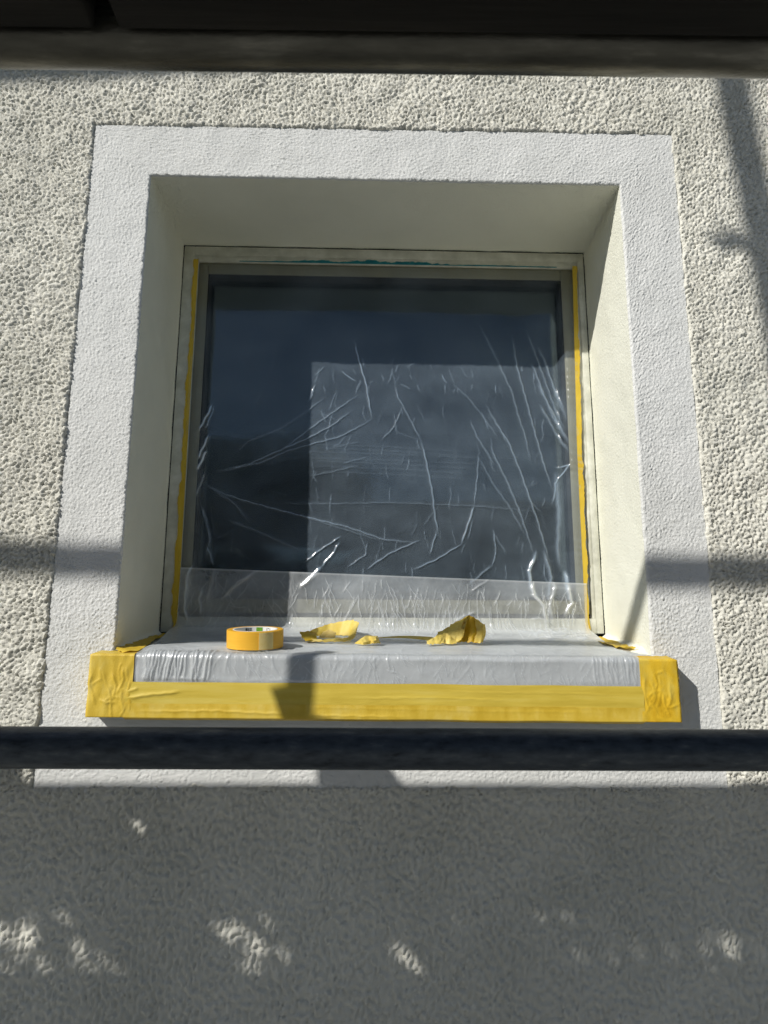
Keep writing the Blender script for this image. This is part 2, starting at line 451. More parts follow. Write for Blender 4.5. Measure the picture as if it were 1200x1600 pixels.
SUN_GAPS = [(-0.650, -0.506, 0.017, 0.017), (-0.609, -0.509, 0.022, 0.027), (-0.596, -0.474, 0.010, 0.011), (-0.546, -0.479, 0.017, 0.011), (-0.515, -0.524, 0.014, 0.012), (-0.518, -0.544, 0.014, 0.011), (-0.579, -0.554, 0.018, 0.014), (-0.544, -0.562, 0.012, 0.007), (-0.639, -0.561, 0.008, 0.007), (-0.622, -0.542, 0.010, 0.010), (-0.475, -0.544, 0.014, 0.011), (-0.452, -0.562, 0.012, 0.007), (-0.492, -0.561, 0.008, 0.007), (-0.388, -0.371, 0.012, 0.014), (-0.253, -0.504, 0.020, 0.017), (-0.238, -0.464, 0.010, 0.010), (-0.213, -0.527, 0.022, 0.019), (-0.226, -0.556, 0.017, 0.014), (-0.200, -0.492, 0.010, 0.010), (-0.167, -0.536, 0.011, 0.011), (-0.181, -0.561, 0.010, 0.008), (-0.281, -0.496, 0.007, 0.006), (0.032, -0.534, 0.014, 0.012), (0.049, -0.549, 0.011, 0.011), (0.062, -0.562, 0.014, 0.010), (0.274, -0.476, 0.007, 0.006), (0.324, -0.474, 0.007, 0.007), (0.343, -0.542, 0.007, 0.007), (0.395, -0.543, 0.008, 0.007), (0.444, -0.531, 0.010, 0.008), (0.505, -0.532, 0.014, 0.011), (0.555, -0.530, 0.010, 0.008), (0.606, -0.523, 0.022, 0.019), (0.571, -0.511, 0.011, 0.008), (0.583, -0.464, 0.007, 0.007), (0.655, -0.530, 0.012, 0.010), (0.524, -0.571, 0.008, 0.006), (0.573, -0.571, 0.007, 0.006), (0.636, -0.573, 0.007, 0.006)]

# ================================================================== GROUND
link('ground', [(-150, -150, -1.55), (150, -150, -1.55), (150, 150, -1.55), (-150, 150, -1.55)], [(0, 1, 2, 3)], m_ground, None, False)
tag(bpy.data.objects['ground'], kind='structure')

# ================================================================== HOUSE WALL
wall = thing('house_wall', 'cream rough plastered house wall with smooth white border round its square window', 'wall', (0, 0, -1.55))
INV = Vector((0, 0, 1.55))
def under(o, p=wall):
    """keep world coordinates although the parent stands elsewhere"""
    o.parent = p
    o.matrix_parent_inverse = p.matrix_world.inverted()
    return o

def axis(lo, a, b, hi, fine, coarse):
    left = np.arange(lo, a, coarse); mid = np.arange(a, b, fine); right = np.arange(b, hi + coarse, coarse)
    return np.concatenate([left, mid, right])

def rough_plaster():
    st = .0025
    X = axis(-2.2, -.92, .92, 2.2, st, .012)
    Z = axis(-1.6, -.72, 1.45, 2.4, st, .012)
    n = m = 1024
    A = field(n, m, st, .0092, .8, 1, 40, 2.0)
    B = field(n, m, st, .0092, .8, 2, -35, 2.0)
    I = field(n, m, st, .0082, .9, 3)
    smoother = field(n, m, st, .0125, .7, 12, 75, 1.5)
    mk = smooth01(field(n, m, st, .09, None, 4) * .45 + .5)
    mk2 = smooth01(field(n, m, st, .12, None, 5) * .45 + .5)
    h = (A * mk + B * (1 - mk)) * (.35 + .65 * mk2) + I * (1 - .55 * mk2)
    h = h / h.std()
    h = np.tanh(h * 1.15 + .45)
    pit = field(n, m, st, .0085, .7, 6)
    h = h - 1.7 * smooth01((pit - 1.15) * 2.2)
    h += .34 * field(n, m, st, .0062, .6, 7) + .45 * field(n, m, st, .06, None, 8)
    groove = field(n, m, st, .016, .8, 13, 45, 1.5)
    h = h - .75 * np.exp(-np.abs(groove) / .16)
    smp = Sampler(h, 0, 0, st)
    XX, ZZ = np.meshgrid(X, Z, indexing='ij')
    D = smp(XX, ZZ)
    lowz = smooth01((-.262 - ZZ) / .02)
    D = D * (1 - .55 * lowz) + lowz * 1.7 * Sampler(np.tanh(smoother * .9), 0, 0, st)(XX, ZZ)
    amp = .0022
    edge = Sampler(field(1024, 4, st, .02, .5, 9), 0, 0, st)
    jag = .0008 * Sampler(field(n, m, st, .012, 1.2, 10), 0, 0, st)(XX, ZZ) + .0014 * Sampler(field(n, m, st, .03, None, 11), 0, 0, st)(XX, ZZ)
    top = BT - DBT * (XX - BL) / (BR - BL)
    dx = np.maximum(BL - XX, XX - BR); dz = np.maximum(ZZ - top, BB - ZZ)
    d = np.maximum(dx, dz) + jag                    # >0 outside the band
    t = smooth01((d + .001) / .0042)
    low0 = smooth01((-.262 - ZZ) / .02)              # softer, broader relief under the band
    proud = .0030
    rg = 1 - .28 * low0
    Y = -(proud + amp * rg * D) * t + .004 * (1 - t)
    V = np.stack([XX, Y, ZZ], -1).reshape(-1, 3)
    dq = d[:-1, :-1]
    keep = dq > -.012
    return under(link('rough_plaster', V, quads(len(X), len(Z), keep), m_rough))
rough_plaster()

def surround():
    st = .0018
    n, m = 800, 800
    h = .95 * field(n, m, st, .0062, .9, 21) + .4 * field(n, m, st, .011, .9, 22) - .9 * smooth01((field(n, m, st, .008, .8, 27) - 1.3) * 2) + .5 * field(n, m, st, .05, None, 23) + .35 * field(n, m, st, .005, .4, 25)
    h = np.where(h > 0, h, h * .75)
    smp = Sampler(h, -.7, -.4, st)
    fine = Sampler(.85 * field(n, m, st, .0062, .8, 24) + .9 * field(n, m, st, .07, None, 26), -.7, -.4, st)
    z0 = -.034
    # path: left side upwards, head, right side downwards
    def seg(a, b, step): return np.linspace(0, 1, max(2, int(math.hypot(b[0] - a[0], b[1] - a[1]) / step)))
    inn = [(XL, z0), (XL, H0), (XR, H0 - DH), (XR, z0)]
    out = [(BL, z0), (BL, BT), (BR, BT - DBT), (BR, z0)]
    nrm = [(1, 0), (0, -1), (-1, 0)]
    PI_, PO, NN = [], [], []
    for k in range(3):
        t = seg(inn[k], inn[k + 1], .002)
        if k < 2: t = t[:-1]
        for q in t:
            PI_.append([inn[k][i] * (1 - q) + inn[k + 1][i] * q for i in (0, 1)])
            PO.append([out[k][i] * (1 - q) + out[k + 1][i] * q for i in (0, 1)])
            NN.append(nrm[k])
    PI_, PO, NN = np.array(PI_), np.array(PO), np.array(NN, float)
    R = .0045
    ob = np.linspace(1, .0045 / .125, 66)           # fraction outward on the band
    oa = np.linspace(0, math.pi / 2, 5)[1:-1]
    yr = np.concatenate([np.linspace(R, DEPTH + .006, 92)])
    rows, ups, kinds = [], [], []
    # band
    for f in ob:
        P = PI_ + (PO - PI_) * f
        dsp = smp(P[:, 0], P[:, 1]) * .00068
        rows.append(np.stack([P[:, 0], -dsp, P[:, 1]], -1)); kinds.append(0)
    wob = .0007 * Sampler(field(4096, 4, .002, .014, 1.5, 31), 0, 0, .002)(np.arange(len(PI_)) * .002, np.zeros(len(PI_)))
    for a in oa:
        f = (R * (1 - math.sin(a))) / .125
        P = PI_ + (PO - PI_) * f
        y = R * (1 - math.cos(a))
        rows.append(np.stack([P[:, 0] + NN[:, 0] * wob * .5, np.full(len(P), y) - wob * .5, P[:, 1] + NN[:, 1] * wob * .5], -1)); kinds.append(0)
    for y in yr:
        U = PI_ + NN * y
        dsp = fine(U[:, 0], U[:, 1]) * .00045 + wob * .5 * max(0, 1 - y / .01)
        # inner corners: fade displacement so the mitre stays closed
        rows.append(np.stack([PI_[:, 0] + NN[:, 0] * dsp, np.full(len(PI_), y), PI_[:, 1] + NN[:, 1] * dsp], -1)); kinds.append(1)
    V = np.stack(rows, 0)
    nu, nv = V.shape[0], V.shape[1]
    f = quads(nu, nv)
    idx = np.repeat(np.array([1 if (kinds[i] and kinds[i + 1]) else 0 for i in range(nu - 1)]), nv - 1)
    under(link('window_surround', V.reshape(-1, 3), f, [m_band, m_reveal], mat_idx=idx))
    # the band below the opening, behind and under the sill
    X = np.arange(BL, BR + .001, .0024); Z = np.arange(BB - .012, z0 + .0012, .0022)
    XX, ZZ = np.meshgrid(X, Z, indexing='ij')
    dsp = smp(XX, ZZ) * .00068
    under(link('window_surround', np.stack([XX, -dsp, ZZ], -1).reshape(-1, 3), quads(len(X), len(Z)), m_band))
surround()

# sill slab: worn painted block, its ends reach a little past the reveals
def sill():
    ys = [SILL_Y + .006, SILL_Y, SILL_Y - .0, SILL_Y + .003, .10, DEPTH + .01]
    prof = [(.02, SILL_B + .004), (SILL_Y + .004, SILL_B), (SILL_Y, SILL_B + .004), (SILL_Y, SILL_T - .006), (SILL_Y + .0015, SILL_T - .0018), (SILL_Y + .006, sill_z(SILL_Y + .006)), (DEPTH + .012, sill_z(DEPTH + .012))]
    xs = np.linspace(SILL_XL, SILL_XR, 60)
    V = [(x, y, z + sill_drop(x)) for x in xs for (y, z) in prof]
    f = [tuple(q) for q in quads(len(xs), len(prof)).tolist()]
    n = len(prof)
    # end caps only as wide as the part that stands proud of the wall
    f.append(tuple(range(n))); f.append(tuple(reversed(range((len(xs) - 1) * n, len(xs) * n))))
    o = under(link('window_sill', V, f, m_sill, smooth=False)); return o
sill()

# ---- the window: painted outer frame > sash bars, gasket, pane, residue
win = bpy.data.objects.new('window', None)
def shear(v): return (v[0], v[1], v[2] - DH * (v[0] + .5) * min(1, max(0, v[2] / .96)))
def bars(name, mat, x0, x1, z0, z1, wl, wr, wb, wt, y0, y1, parent, bev=.002, label=None):
    for bx in ((x0, x0 + wl, z0, z1), (x1 - wr, x1, z0, z1), (x0 + wl + .0004, x1 - wr - .0004, z1 - wt, z1), (x0 + wl + .0004, x1 - wr - .0004, z0, z0 + wb)):
        if bx[1] - bx[0] < 1e-4 or bx[3] - bx[2] < 1e-4: continue
        mb = MB().box(bx[0], bx[1], y0, y1, bx[2], bx[3], bev)
        mb.v = [shear(v) for v in mb.v]
        o = mb.build(name, mat)
        shade_angle(o, 35)
        under(o, parent)
        if label: o['label'] = label
fr_m = MB()
FX0, FX1, FZ0, FZ1 = -.4975, .4975, .0135, .9615
for bx in ((FX0, -.4705, FZ0, FZ1), (.4815, FX1, FZ0, FZ1), (-.4705, .4815, .9385, FZ1), (-.4705, .4815, FZ0, .0475)):
    fr_m.box(bx[0], bx[1], .258, .32, bx[2], bx[3], .0022)
# stepped inner lip of the outer frame
for bx in ((-.4705, -.462, .0475, .9385), (.473, .4815, .0475, .9385), (-.462, .473, .923, .9385)):
    fr_m.box(bx[0], bx[1], .2615, .32, bx[2], bx[3], .0015)
fr_m.v = [shear(v) for v in fr_m.v]
win = fr_m.build('window', m_frame)
shade_angle(win, 35)
under(win)
bars('sash_bar', m_khaki, -.4615, .4725, .0575, .9225, .024, .031, .031, .030, .268, .315, win, .002)
g = MB()
for bx in ((-.4373, -.4345, .0885, .8923), (.4387, .4413, .0885, .8923), (-.4345, .4387, .8890, .8923), (-.4345, .4387, .0887, .091)):
    g.box(bx[0], bx[1], .2700, .31, bx[2], bx[3])  # dark lips brought forward to stand in for shade on the sash's inner faces
g.box(-.4705, .4815, .272, .315, .0475, .0572)
g.v = [shear(v) for v in g.v]
under(g.build('gasket', m_dark), win)
gp = MB().box(-.436, .440, .2965, .3005, .0895, .8915)
gp.v = [shear(v) for v in gp.v]
under(gp.build('glass_pane', m_glass), win)
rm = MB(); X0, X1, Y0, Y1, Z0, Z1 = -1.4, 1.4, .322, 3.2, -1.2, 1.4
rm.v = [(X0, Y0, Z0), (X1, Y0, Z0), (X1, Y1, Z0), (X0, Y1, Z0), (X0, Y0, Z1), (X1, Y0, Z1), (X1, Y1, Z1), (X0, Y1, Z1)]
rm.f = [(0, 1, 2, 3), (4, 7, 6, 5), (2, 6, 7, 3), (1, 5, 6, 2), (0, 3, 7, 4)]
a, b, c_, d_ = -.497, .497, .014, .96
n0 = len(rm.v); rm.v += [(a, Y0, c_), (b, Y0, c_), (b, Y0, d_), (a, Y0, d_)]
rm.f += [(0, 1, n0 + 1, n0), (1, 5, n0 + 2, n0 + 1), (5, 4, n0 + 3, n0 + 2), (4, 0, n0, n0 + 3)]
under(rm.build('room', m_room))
# caulk-dark joint between frame and reveal (irregular)
def joint():
    mb = MB()
    mb.box(-.503, -.4970, .262, .30, .012, .965); mb.box(.4970, .503, .262, .30, .012, .955)
    mb.box(-.5, .5, .262, .30, .961, .968)
    mb.v = [shear(v) for v in mb.v]
    under(mb.build('gasket', m_dark), win)
joint()
# teal paint residue left along the lower edge of the frame's head
def residue():
    r = np.random.default_rng(5)
    xs = np.linspace(-.36, .43, 520)
    def sm(a, k): return np.convolve(a, np.ones(k) / k, 'same')
    e = sm(r.standard_normal(520), 9) * 2.0 + sm(r.standard_normal(520), 40) * 3.5
    env = np.interp(xs, [-.36, -.30, -.2, -.05, .08, .2, .3, .43], [.2, .5, 1.5, 2.4, 2.2, .7, .45, .2])
    V, f = [], []
    hi = .9242 + np.clip((.8 + e * .35) * env, .15, 3.6) * .0030
    lo = np.full(520, .9228)
    for i, x in enumerate(xs):
        y = .2610 if hi[i] < .9385 else .2572
        V += [shear((x, .2607, lo[i])), shear((x, .2607, min(hi[i], .9378))), ]
    for i in range(519):
        f.append((2 * i, 2 * i + 2, 2 * i + 3, 2 * i + 1))
    # give it thickness
    n = len(V); V += [(v[0], v[1] - .0006, v[2]) for v in V]
    f += [tuple(reversed([q + n for q in t])) for t in f]
    for i in range(519):
        f.append((2 * i + 1, 2 * i + 3, n + 2 * i + 3, n + 2 * i + 1))
    under(link('paint_residue', V, f, m_teal, smooth=False), win)
    # lifted flecks of white paint over it
    mb = MB()
    for k in range(26):
        x = rnd.uniform(-.22, .2); w = rnd.uniform(.006, .022); z = rnd.uniform(.9275, .9345)
        n0 = len(mb.v); yy = .2592 - rnd.uniform(0, .0012)
        pts = [(x, z), (x + w * .4, z + rnd.uniform(.0006, .0022)), (x + w, z + rnd.uniform(-.001, .001)), (x + w * .5, z - rnd.uniform(.0004, .0016))]
        mb.v += [shear((p, yy, q)) for p, q in pts]
        mb.f.append((n0, n0 + 1, n0 + 2, n0 + 3))
    under(mb.build('paint_fleck', m_frame), win)
residue()

# ================================================================== MASKING FILM
def ridge_grid(X, Z, lines, extra=None):
    """height (m) and fold density of drawn creases on the plane grid X,Z"""
    Hh = np.zeros_like(X); Fo = np.zeros_like(X)
    x0, z0 = X[0, 0], Z[0, 0]
    sx, sz = X[1, 0] - X[0, 0], Z[0, 1] - Z[0, 0]
    for pts, w, h, fo in lines:
        w *= .001; h *= .001
        cum = [0]
        for a, b in zip(pts[:-1], pts[1:]): cum.append(cum[-1] + math.hypot(b[0] - a[0], b[1] - a[1]))
        L = cum[-1]
        for k, (a, b) in enumerate(zip(pts[:-1], pts[1:])):
            mg = w * 4
            i0 = int((min(a[0], b[0]) - mg - x0) / sx); i1 = int((max(a[0], b[0]) + mg - x0) / sx) + 2
            j0 = int((min(a[1], b[1]) - mg - z0) / sz); j1 = int((max(a[1], b[1]) + mg - z0) / sz) + 2
            i0, j0 = max(i0, 0), max(j0, 0)
            i1, j1 = min(i1, X.shape[0]), min(j1, X.shape[1])
            if i1 <= i0 or j1 <= j0: continue
            x, z = X[i0:i1, j0:j1], Z[i0:i1, j0:j1]
            dx, dz = b[0] - a[0], b[1] - a[1]
            l2 = dx * dx + dz * dz
            t = np.clip(((x - a[0]) * dx + (z - a[1]) * dz) / l2, 0, 1)
            wob = .0006 * np.sin((cum[k] + t * math.sqrt(l2)) * 190 + a[0] * 99)
            d = np.hypot(x - a[0] - t * dx, z - a[1] - t * dz)
            sgn = np.sign((x - a[0]) * dz - (z - a[1]) * dx)
            d = np.abs(d * sgn + wob)
            s = (cum[k] + t * math.sqrt(l2)) / L
            env = np.clip(np.minimum(s, 1 - s) * 6 + .15, 0, 1)
            hh = h * np.exp(-(d / w) ** 1.3) * env
            Hh[i0:i1, j0:j1] = np.maximum(Hh[i0:i1, j0:j1], hh)
            ff = fo * np.exp(-(d / (w * .55)) ** 2) * env
            Fo[i0:i1, j0:j1] = np.maximum(Fo[i0:i1, j0:j1], ff)
    return Hh, Fo

def small_creases(n, xr, zr, ln, seed, w=(.9, 1.5), h=(.5, 1.2), fo=(.04, .22), lean=.25):
    r = random.Random(seed); out = []
    for _ in range(n):
        x, z = r.uniform(*xr), r.uniform(*zr)
        L = r.uniform(*ln); a = math.pi / 2 + r.gauss(0, lean)
        pts = [(x, z)]
        for k in range(r.randint(2, 4)):
            a += r.gauss(0, .16)
            x += math.cos(a) * L / 3; z -= math.sin(a) * L / 3
            pts.append((x, z))
        out.append((pts, r.uniform(*w), r.uniform(*h), r.uniform(*fo)))
    return out

def crackle(n, m, st, lam, seed, ang, ratio, sharp=.25):
    f = field(n, m, st, lam, .45, seed, ang, ratio)
    return np.exp(-np.abs(f) / sharp)

def upper_film():
    st = .0019
    X = np.arange(-.466, .470, st); Z = np.arange(.085, .912, st)
    XX, ZZ = np.meshgrid(X, Z, indexing='ij')
    lines = WRINKLES + small_creases(120, (-.19, .43), (.12, .68), (.014, .05), 3, w=(1.1, 1.6), h=(.6, 1.2), fo=(.08, .42), lean=.15) \
        + small_creases(26, (-.17, .40), (.60, .68), (.012, .035), 4, w=(1.3, 1.9), h=(.7, 1.4), fo=(.15, .55), lean=.5) \
        + small_creases(24, (-.42, .40), (.10, .60), (.02, .06), 5, lean=1.2, fo=(.06, .25))
    for k in range(7):
        z = .455 - k * .011 + rnd.uniform(-.003, .003)
        lines.append(([(-.36 + rnd.uniform(0, .2), z + .006), (0, z), (.40 - rnd.uniform(0, .2), z - .012)], 1.6, .45, .07))
    Hh, Fo = ridge_grid(XX, ZZ, lines)
    n = m = 512
    ck = Sampler(crackle(n, m, .0019, .045, 41, 90, 2.5, .4), 0, 0, .0019)(XX, ZZ)
    lowf = Sampler(field(n, m, .0019, .11, None, 42, 100, 1.8), 0, 0, .0019)(XX, ZZ)
    sunk = smooth01((XX + .448) / .035) * smooth01((.448 - XX) / .035) * smooth01((.893 - ZZ) / .04)
    y = .2565 + .0285 * sunk - Hh - .00025 * ck - .0007 * lowf
    Fo = Fo + .012 * ck
    Fo = Fo - .055 * smooth01((ZZ - .70) / .17) - .03 * smooth01((.40 - np.abs(XX)) / -.04) * (ZZ > .2)
    # gathered rolls along both taped edges
    for side, x0 in ((-1, -.455), (1, .452)):
        e = np.exp(-((XX - x0) / .018) ** 2)
        g = np.sin(ZZ * 210 + 6 * np.sin(ZZ * 31) + XX * 60 * side) * .5 + .5
        y -= .0016 * e * g
    me_shear = -DH * (XX + .5) * np.clip(ZZ / .96, 0, 1)
    V = np.stack([XX, y, ZZ + me_shear * (ZZ > .7) * smooth01((ZZ - .7) / .2)], -1)
    o = link('masking_film', V.reshape(-1, 3), quads(len(X), len(Z)), m_film, attrs={'fold': Fo})
    tag(o, 'clear creased plastic film stretched over the dark window pane between the two upright tape strips', 'film')
upper_film()

def film_path():
    """side view of the lower film: down in front of the frame, over the sill, down its front"""
    pts = [(.2530, .158), (.2525, .040)]
    for a in np.linspace(0, 1, 7)[1:]:
        ang = a * (math.pi / 2 - .13)
        pts.append((.2525 - .016 * (1 - math.cos(ang)), .040 - .016 * math.sin(ang)))
    yl, zl = pts[-1]
    for y in (.12, 0, SILL_Y + .008):
        pts.append((y, sill_z(y) + .0035))
    for a in np.linspace(0, 1, 6)[1:]:
        ang = a * math.pi / 2
        pts.append((SILL_Y + .008 - .0105 * math.sin(ang), sill_z(SILL_Y) - .006 + .0105 * math.cos(ang)))
    pts.append((SILL_Y - .0025, -.086))
    P = np.array(pts); L = np.concatenate([[0], np.cumsum(np.hypot(np.diff(P[:, 0]), np.diff(P[:, 1])))])
    return P, L

def lower_film():
    P, L = film_path()
    st = .0016
    s = np.arange(0, L[-1], st); u = np.arange(0, .945, st)
    Y0, Z0 = np.interp(s, L, P[:, 0]), np.interp(s, L, P[:, 1])
    ny, nz = np.gradient(Z0, s), -np.gradient(Y0, s)       # outward normal: towards the viewer / up
    k = np.hypot(ny, nz); ny, nz = ny / k, nz / k
    UU, SS = np.meshgrid(u / .945, s, indexing='ij')
    sv = L[1]
    left = np.interp(s, [0, sv, sv + .05, L[-1] - .07, L[-1]], [-.4585, -.4600, -.464, -.4445, -.4425])
    right = np.interp(s, [0, sv, sv + .05, L[-1] - .07, L[-1]], [.4625, .4600, .464, .4590, .4575])
    XX = left[None, :] + (right - left)[None, :] * UU
    # creases: unrolled plane (x, -s) lined up with the upper film on the frame
    ZU = .158 - SS
    r = []
    r += small_creases(210, (-.21, .45), (0.0, .15), (.03, .10), 13, w=(1.0, 1.5), h=(.6, 1.6), fo=(.2, .95), lean=.12)
    r += small_creases(90, (-.45, -.2), (0.0, .15), (.02, .06), 14, w=(1.0, 2.4), h=(.6, 1.6), fo=(.05, .2), lean=.5)
    s1 = .158 - (L[-1] - .062)            # unrolled height where the sill's edge is
    r += small_creases(240, (-.44, .455), (s1 - .055, s1 + .012), (.01, .04), 15, w=(.8, 1.2), h=(.3, .9), fo=(.1, .5), lean=.45)
    r += small_creases(150, (-.45, .45), (s1 + .01, .0), (.03, .12), 16, w=(1.2, 2.8), h=(.4, 1.5), fo=(.03, .2), lean=1.3)
    for q in range(26):                   # gathered pleats at the sill's left end
        x = -.437 + .13 * (q / 26) ** 1.5; 
        r.append(([(x + rnd.uniform(-.004, .004), s1 + .022), (x + rnd.uniform(-.006, .006), s1 - .01), (x - rnd.uniform(0, .014), s1 - .062)], rnd.uniform(1.6, 3), rnd.uniform(2, 4.5), rnd.uniform(.1, .5)))
    for q in range(16):
        x = .452 - .08 * (q / 16) ** 1.4
        r.append(([(x, s1 + .006), (x + rnd.uniform(-.004, .004), s1 - .02), (x + rnd.uniform(0, .01), s1 - .06)], rnd.uniform(1.1, 2), rnd.uniform(1, 2.4), rnd.uniform(.1, .4)))
    # loops and bunches in the right inner corner
    for q in range(22):
        cx, cz, ra = rnd.uniform(.33, .44), rnd.uniform(-.06, .03), rnd.uniform(.012, .034)
        a0 = rnd.uniform(0, 6)
        r.append(([(cx + ra * math.cos(a0 + t), cz + ra * .6 * math.sin(a0 + t)) for t in (0, .5, 1, 1.5, 2)], 2.6, 4, .35))
    # long sagging folds on the sill's front and top
    r.append(([(.02, s1 - .012), (.12, s1 - .010), (.24, s1 - .014), (.36, s1 - .008)], 7, 3.0, .0))
    r.append(([(-.42, s1 - .045), (-.3, s1 - .052), (-.1, s1 - .05)], 4, 2.0, .25))
    for q in range(10):
        x = rnd.uniform(-.4, .3); z = rnd.uniform(s1 + .05, -.02)
        r.append(([(x, z), (x + rnd.uniform(.05, .14), z + rnd.uniform(-.012, .012)), (x + rnd.uniform(.16, .3), z + rnd.uniform(-.02, .02))], 4, 2.0, .12))
    wr = [w for w in WRINKLES if min(p[1] for p in w[0]) < .16]
    Hh, Fo = ridge_grid(XX * 0 + np.linspace(-.4585, .4625, len(u))[:, None], -ZU, [([(p[0], -p[1]) for p in a], w, h, f) for a, w, h, f in r + wr])
    n = m = 512
    ck = Sampler(crackle(n, m, st, .020, 51, 90, 2.2, .13), 0, 0, st)(XX, ZU)
    lowf = Sampler(field(n, m, st, .09, None, 52), 0, 0, st)(XX, ZU)
    med = Sampler(field(n, m, st, .03, None, 53), 0, 0, st)(XX, ZU)
    edge = (smooth01(SS / .02) * .8 + .2) * (1 - smooth01((SS - L[-1] + .016) / .010))
    D = Hh + .0003 * ck + .0006 * lowf + .00015 * med
    D = np.clip(D + .0002, -.0010, .01) * edge
    D = np.where(SS > L[-1] - .02, np.minimum(D, .006), D)
    Y = Y0[None, :] + ny[None, :] * 0 - np.abs(ny)[None, :] * D
    Zz = Z0[None, :] + np.abs(nz)[None, :] * D
    tilt = -.035 * (XX + .46) * (1 - smooth01(SS / .11))
    drop = -.0062 * (XX + .52) * smooth01((SS - .1) / .05)
    Fo = Fo + .07 * ck + .02 * np.clip(med, 0, 2)
    Fo = Fo + .12 * smooth01((SS - sv) / .03)             # film made whiter from the sill down
    Fo = Fo + .30 * smooth01((SS - sv - .01) / .02) * smooth01((L[-1] - .070 - SS) / .01)  # sill top whiter still: some folds, plus grazing-light brightness painted in
    hem = np.exp(-((SS - .0015) / .002) ** 2)
    Fo = Fo + .35 * hem
    V = np.stack([XX, Y, Zz + tilt + drop], -1)
    o = link('masking_film', V.reshape(-1, 3), quads(len(u), len(s)), m_film2, attrs={'fold': Fo})
    tag(o, 'cloudy crinkled plastic sheet covering the foot of the window, sill top and upper sill front', 'film')
lower_film()

# ================================================================== MASKING TAPE
def sheet(name, us, vs, fn, mat, label, thick=None, group=None):
    U, V = np.meshgrid(us, vs, indexing='ij')
    x, y, z = fn(U, V)
    o = link(name, np.stack([x, y, z], -1).reshape(-1, 3), quads(len(us), len(vs)), mat)
    return tag(o, label, 'tape', group)

def tape_front(low=False):
    us = np.arange(-.4465 - .012, .4585 + .004, .0022); vs = np.linspace(.037, .0772, 26) if low else np.linspace(0, .077, 46)
    f1 = Sampler(field(1024, 512, .0022, .05, None, 61, 0, 3.5), 0, 0, .0022)
    lines = [([(-.455, -.106), (-.42, -.101), (-.385, -.096), (-.36, -.0945)], 2.2, 2.6, 0), ([(-.455, -.096), (-.435, -.088)], 2, 2, 0),
             ([(-.05, -.103), (.10, -.1015), (.22, -.1035)], 1.3, .9, 0), ([(-.44, -.128), (-.30, -.1265), (-.12, -.133), (.05, -.134)], 1.6, 1.3, 0),
             ([(-.2, -.118), (.1, -.1225), (.4, -.124)], 1.2, .5, 0), ([(-.4, -.112), (.1, -.113), (.44, -.1165)], 1.0, .4, 0), ([(.1, -.0905), (.3, -.091), (.43, -.0925)], 1.3, .5, 0)]
    def fn(U, Vv):
        z = -.0778 - Vv
        Hh, _ = ridge_grid(U * 1.0, z * -1.0, [([(p[0], -p[1]) for p in a], w, h, f) for a, w, h, f in lines])
        n = f1(U, z)
        under_ = np.clip(Vv - .0615, 0, 1)               # the lower edge turns under the sill
        y = SILL_Y - (.0042 if low else .0036) - Hh - .00035 * n + np.minimum(under_ * .9, .012)
        z = np.where(under_ > 0, -.0778 - .0615 - under_ * .25, z)
        z = z + sill_drop(U) + .0004 * f1(U, U * 0)
        return U, y, z
    sheet('masking_tape', us, vs, fn, m_tape_end if low else m_tape, 'deeper yellow second strip doubled over the lowest edge of the long sill front tape' if low else
          'long flat yellow masking tape strip along the front of the sill below the film')
tape_front()
tape_front(True)

